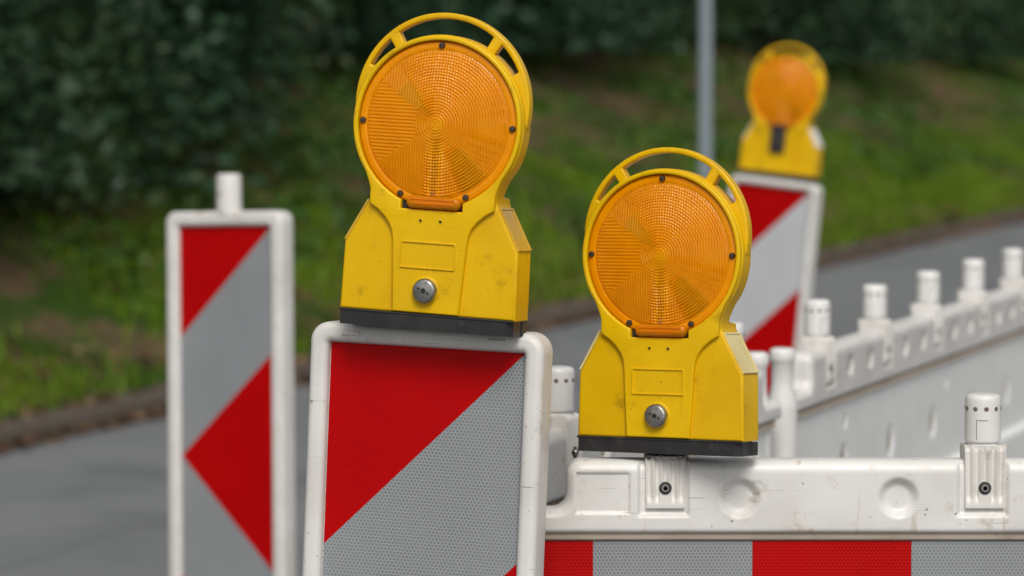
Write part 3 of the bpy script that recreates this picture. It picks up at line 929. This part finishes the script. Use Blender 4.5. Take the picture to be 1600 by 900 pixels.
def put_shrub(kind, tt, p, s, rz):
    t = empty('tree' if kind == 3 else 'shrub', kw(tt, p, float(bank_z(np.array(tt), np.array(p)))-.08), (0, 0, rz)); t.scale = (s, s, s*random.uniform(.92, 1.1))
    tag(t, LAB[kind], 'tree' if kind == 3 else 'shrub', 'trees behind the thicket' if kind == 3 else 'shrubs of the thicket')
    link('crown' if kind == 3 else 'foliage', KINDS[kind][0], t); link('trunk' if kind == 3 else 'stem', KINDS[kind][1], t)
front_row = [(.6, 2.6, 0), (2.0, 2.5, 1), (3.4, 2.35, 2), (4.6, 2.5, 0), (5.7, 3.1, 1), (7.4, 3.7, 0), (9.2, 4.1, 2), (11.0, 4.0, 0), (13.0, 4.5, 1), (15.2, 4.2, 0), (17.0, 4.5, 1)] + [(19.2+2.35*i, 4.5+.45*math.sin(i*2.3), (i*2) % 3) for i in range(12)]
for tt_, p_, kd in front_row: put_shrub(kd, tt_, p_, random.uniform(.85, 1.2), random.uniform(0, 6.28))
for i_ in range(18): put_shrub(1 if i_ % 4 else 2, -3+2.6*i_, 6.1+.5*math.sin(i_*2.2), random.uniform(1.0, 1.25), random.uniform(0, 6.28))
for i_ in range(16): put_shrub(3, -4+3.2*i_, 8.9+.8*math.sin(i_*1.7), random.uniform(.95, 1.25), random.uniform(0, 6.28))

# grey post beyond the road
b = MB(); b.lathe([(.040, -.3), (.040, 3.4), (.037, 3.42), (0, 3.43)], M['galv'], 'z', (0, 0, 0), 28)
lp = b.build('sign_post'); q = kw(10.0, .28); lp.location = (q[0], q[1], .12)
tag(lp, 'plain grey galvanised steel post standing on the grass verge across the road', 'post')

# ================================================================== THE ROADWORKS
def Rt(yaw, pit, rol): return (rad(pit), rad(rol), rad(yaw))
POSE = dict(
    lamp1=((-.0968, 4.130, 1.2095), Rt(-18.0, -2.5, 3.0)),
    lamp2=((.1945, 4.259, 1.0430), Rt(-25.5, -4.0, -.9)),
    lamp3=((.7728, 9.90, 1.169), Rt(-26, -3.0, 5.0)),
    bake1=((-.0990, 4.168, 1.1844), Rt(-17.0, -2.0, 1.85)),
    bake2=((-.6243, 7.5261, 1.1573), Rt(-31.5, -2.5, -2.0)),
    bake3=((.7617, 9.85, 1.1500), Rt(-35, -2.0, 5.2)))
make_lamp('warning_lamp', 'upright yellow warning lamp with amber-brown side reflector, mounted on the nearest striped panel', *POSE['lamp1'], panel='brownish')
make_lamp('warning_lamp', 'yellow warning lamp with cream side reflector, sitting on the white barrier beam', *POSE['lamp2'], panel='cream')
l3 = make_lamp('warning_lamp', 'blurred distant yellow warning lamp with black front latch, on the leaning striped panel', *POSE['lamp3'], kind='latch', panel='paperwhite'); l3.scale = (1.04, 1.04, 1.03)
make_bake('guide_panel', 'nearest red and grey-white striped panel, carrying a warning lamp, in sharp focus', *POSE['bake1'], parallel(256, 256, 'white_sheet', 'red_sheet'), tabs=True, mg=25)
make_bake('guide_panel', 'red and white panel with arrow-shaped chevron and a bare stud on top', *POSE['bake2'], chevron('white_sheet_far', 'red_sheet'), stud=True, mg=33, white='white_sheet_far')
make_bake('guide_panel', 'leaning blurred red and white striped panel behind the barriers, under the distant lamp', *POSE['bake3'], parallel(277, 277, 'white_sheet_bright', 'red_sheet'), white='white_sheet_bright')
make_barrier('road_barrier', 'near white plastic barrier with red and grey reflective band, facing the viewer', (.192, 4.27, 0), 0, 5, skip=(0,))
ANG = math.atan2(.937, .35)
make_barrier('road_barrier', 'white barrier seen end-on between the nearest striped panel and the yellow lamp', (.0617, 4.63, 0), ANG, 3, front=False, cell=.005)
make_barrier('road_barrier', 'white and grey barrier with a row of studs running away to the right', (.5272, 5.876, 0), ANG, 7, front=False, cell=.0036)
# pivot posts between the two receding barriers
def pivot(label, loc, r, zt):
    t = empty('barrier_post', loc); tag(t, label, 'post', 'white posts joining the barriers')
    b = MB()
    b.lathe([(0, zt), (r*.7, zt), (r*.95, zt-.002), (r*1.06, zt-.006), (r*1.08, zt-.018), (r*1.02, zt-.022), (r*.90, zt-.026), (r*.90, zt-.055), (r*.95, zt-.07), (r*1.2, zt-.085), (r*1.25, zt-.10), (r*1.25, .09)], M['white_clean'], 'z', (0, 0, 0), 36)
    b.build('tube', t)
    q = MB(); q.lathe([(.16, .004), (.16, .05), (.15, .07), (.06, .095), (0, .10)], M['rubber_foot'], 'z', (0, 0, 0), 32); q.build('foot', t)
pivot('thicker white round-topped post nearer the receding barrier end', (.4500, 5.66, 0), .0205, 1.052)
pivot('white round-topped post half hidden behind the yellow lamp on the barrier', (.3990, 5.55, 0), .0190, 1.055)

# ================================================================== CAMERA, LIGHT
cam = bpy.data.cameras.new('camera'); co = bpy.data.objects.new('camera', cam); COL.objects.link(co)
co.location = (0, 0, 1.55); co.rotation_euler = (PI/2-math.atan(375/5333), 0, 0)
cam.lens = 120; cam.sensor_width = 36; cam.clip_start = .1; cam.clip_end = 3000
cam.dof.use_dof = True; cam.dof.focus_distance = 4.13; cam.dof.aperture_fstop = 5.0; cam.dof.aperture_blades = 9
S.camera = co
EL, AZ = 47, -187       # sun height; compass direction towards the sun (left, behind the camera)
w = bpy.data.worlds.new('World'); S.world = w; w.use_nodes = True
nt = w.node_tree; nt.nodes.clear(); g = NT(nt)
sky = g.n('ShaderNodeTexSky', sky_type='NISHITA'); sky.sun_disc = False
sky.sun_elevation = rad(EL); sky.sun_rotation = rad(AZ); sky.air_density = 1.0; sky.dust_density = 4.0; sky.ozone_density = 1.0
bw = g.n('ShaderNodeRGBToBW'); nt.links.new(sky.outputs[0], bw.inputs[0])
colr = g.mix(.84, sky.outputs[0], bw.outputs[0])
bg = g.n('ShaderNodeBackground'); nt.links.new(colr, bg.inputs[0]); bg.inputs[1].default_value = .10
wo = g.n('ShaderNodeOutputWorld'); nt.links.new(bg.outputs[0], wo.inputs[0])
sun = bpy.data.lights.new('sun', 'SUN'); sun.energy = 1.5; sun.angle = rad(24); sun.color = (1.0, .95, .87)
so = bpy.data.objects.new('sun', sun); COL.objects.link(so)
# direction towards the sun, matching the sky's rotation (0 = +Y, turning towards +X)
dv = Vector((math.sin(rad(AZ))*math.cos(rad(EL)), math.cos(rad(AZ))*math.cos(rad(EL)), math.sin(rad(EL))))
so.rotation_euler = dv.to_track_quat('Z', 'Y').to_euler(); so.location = (-3, -3, 8)
vs = S.view_settings
vs.view_transform = 'Standard'; vs.look = 'None'; vs.gamma = 1; vs.use_curve_mapping = False; vs.exposure = .27
S.cycles.max_bounces = 8; S.cycles.transparent_max_bounces = 12
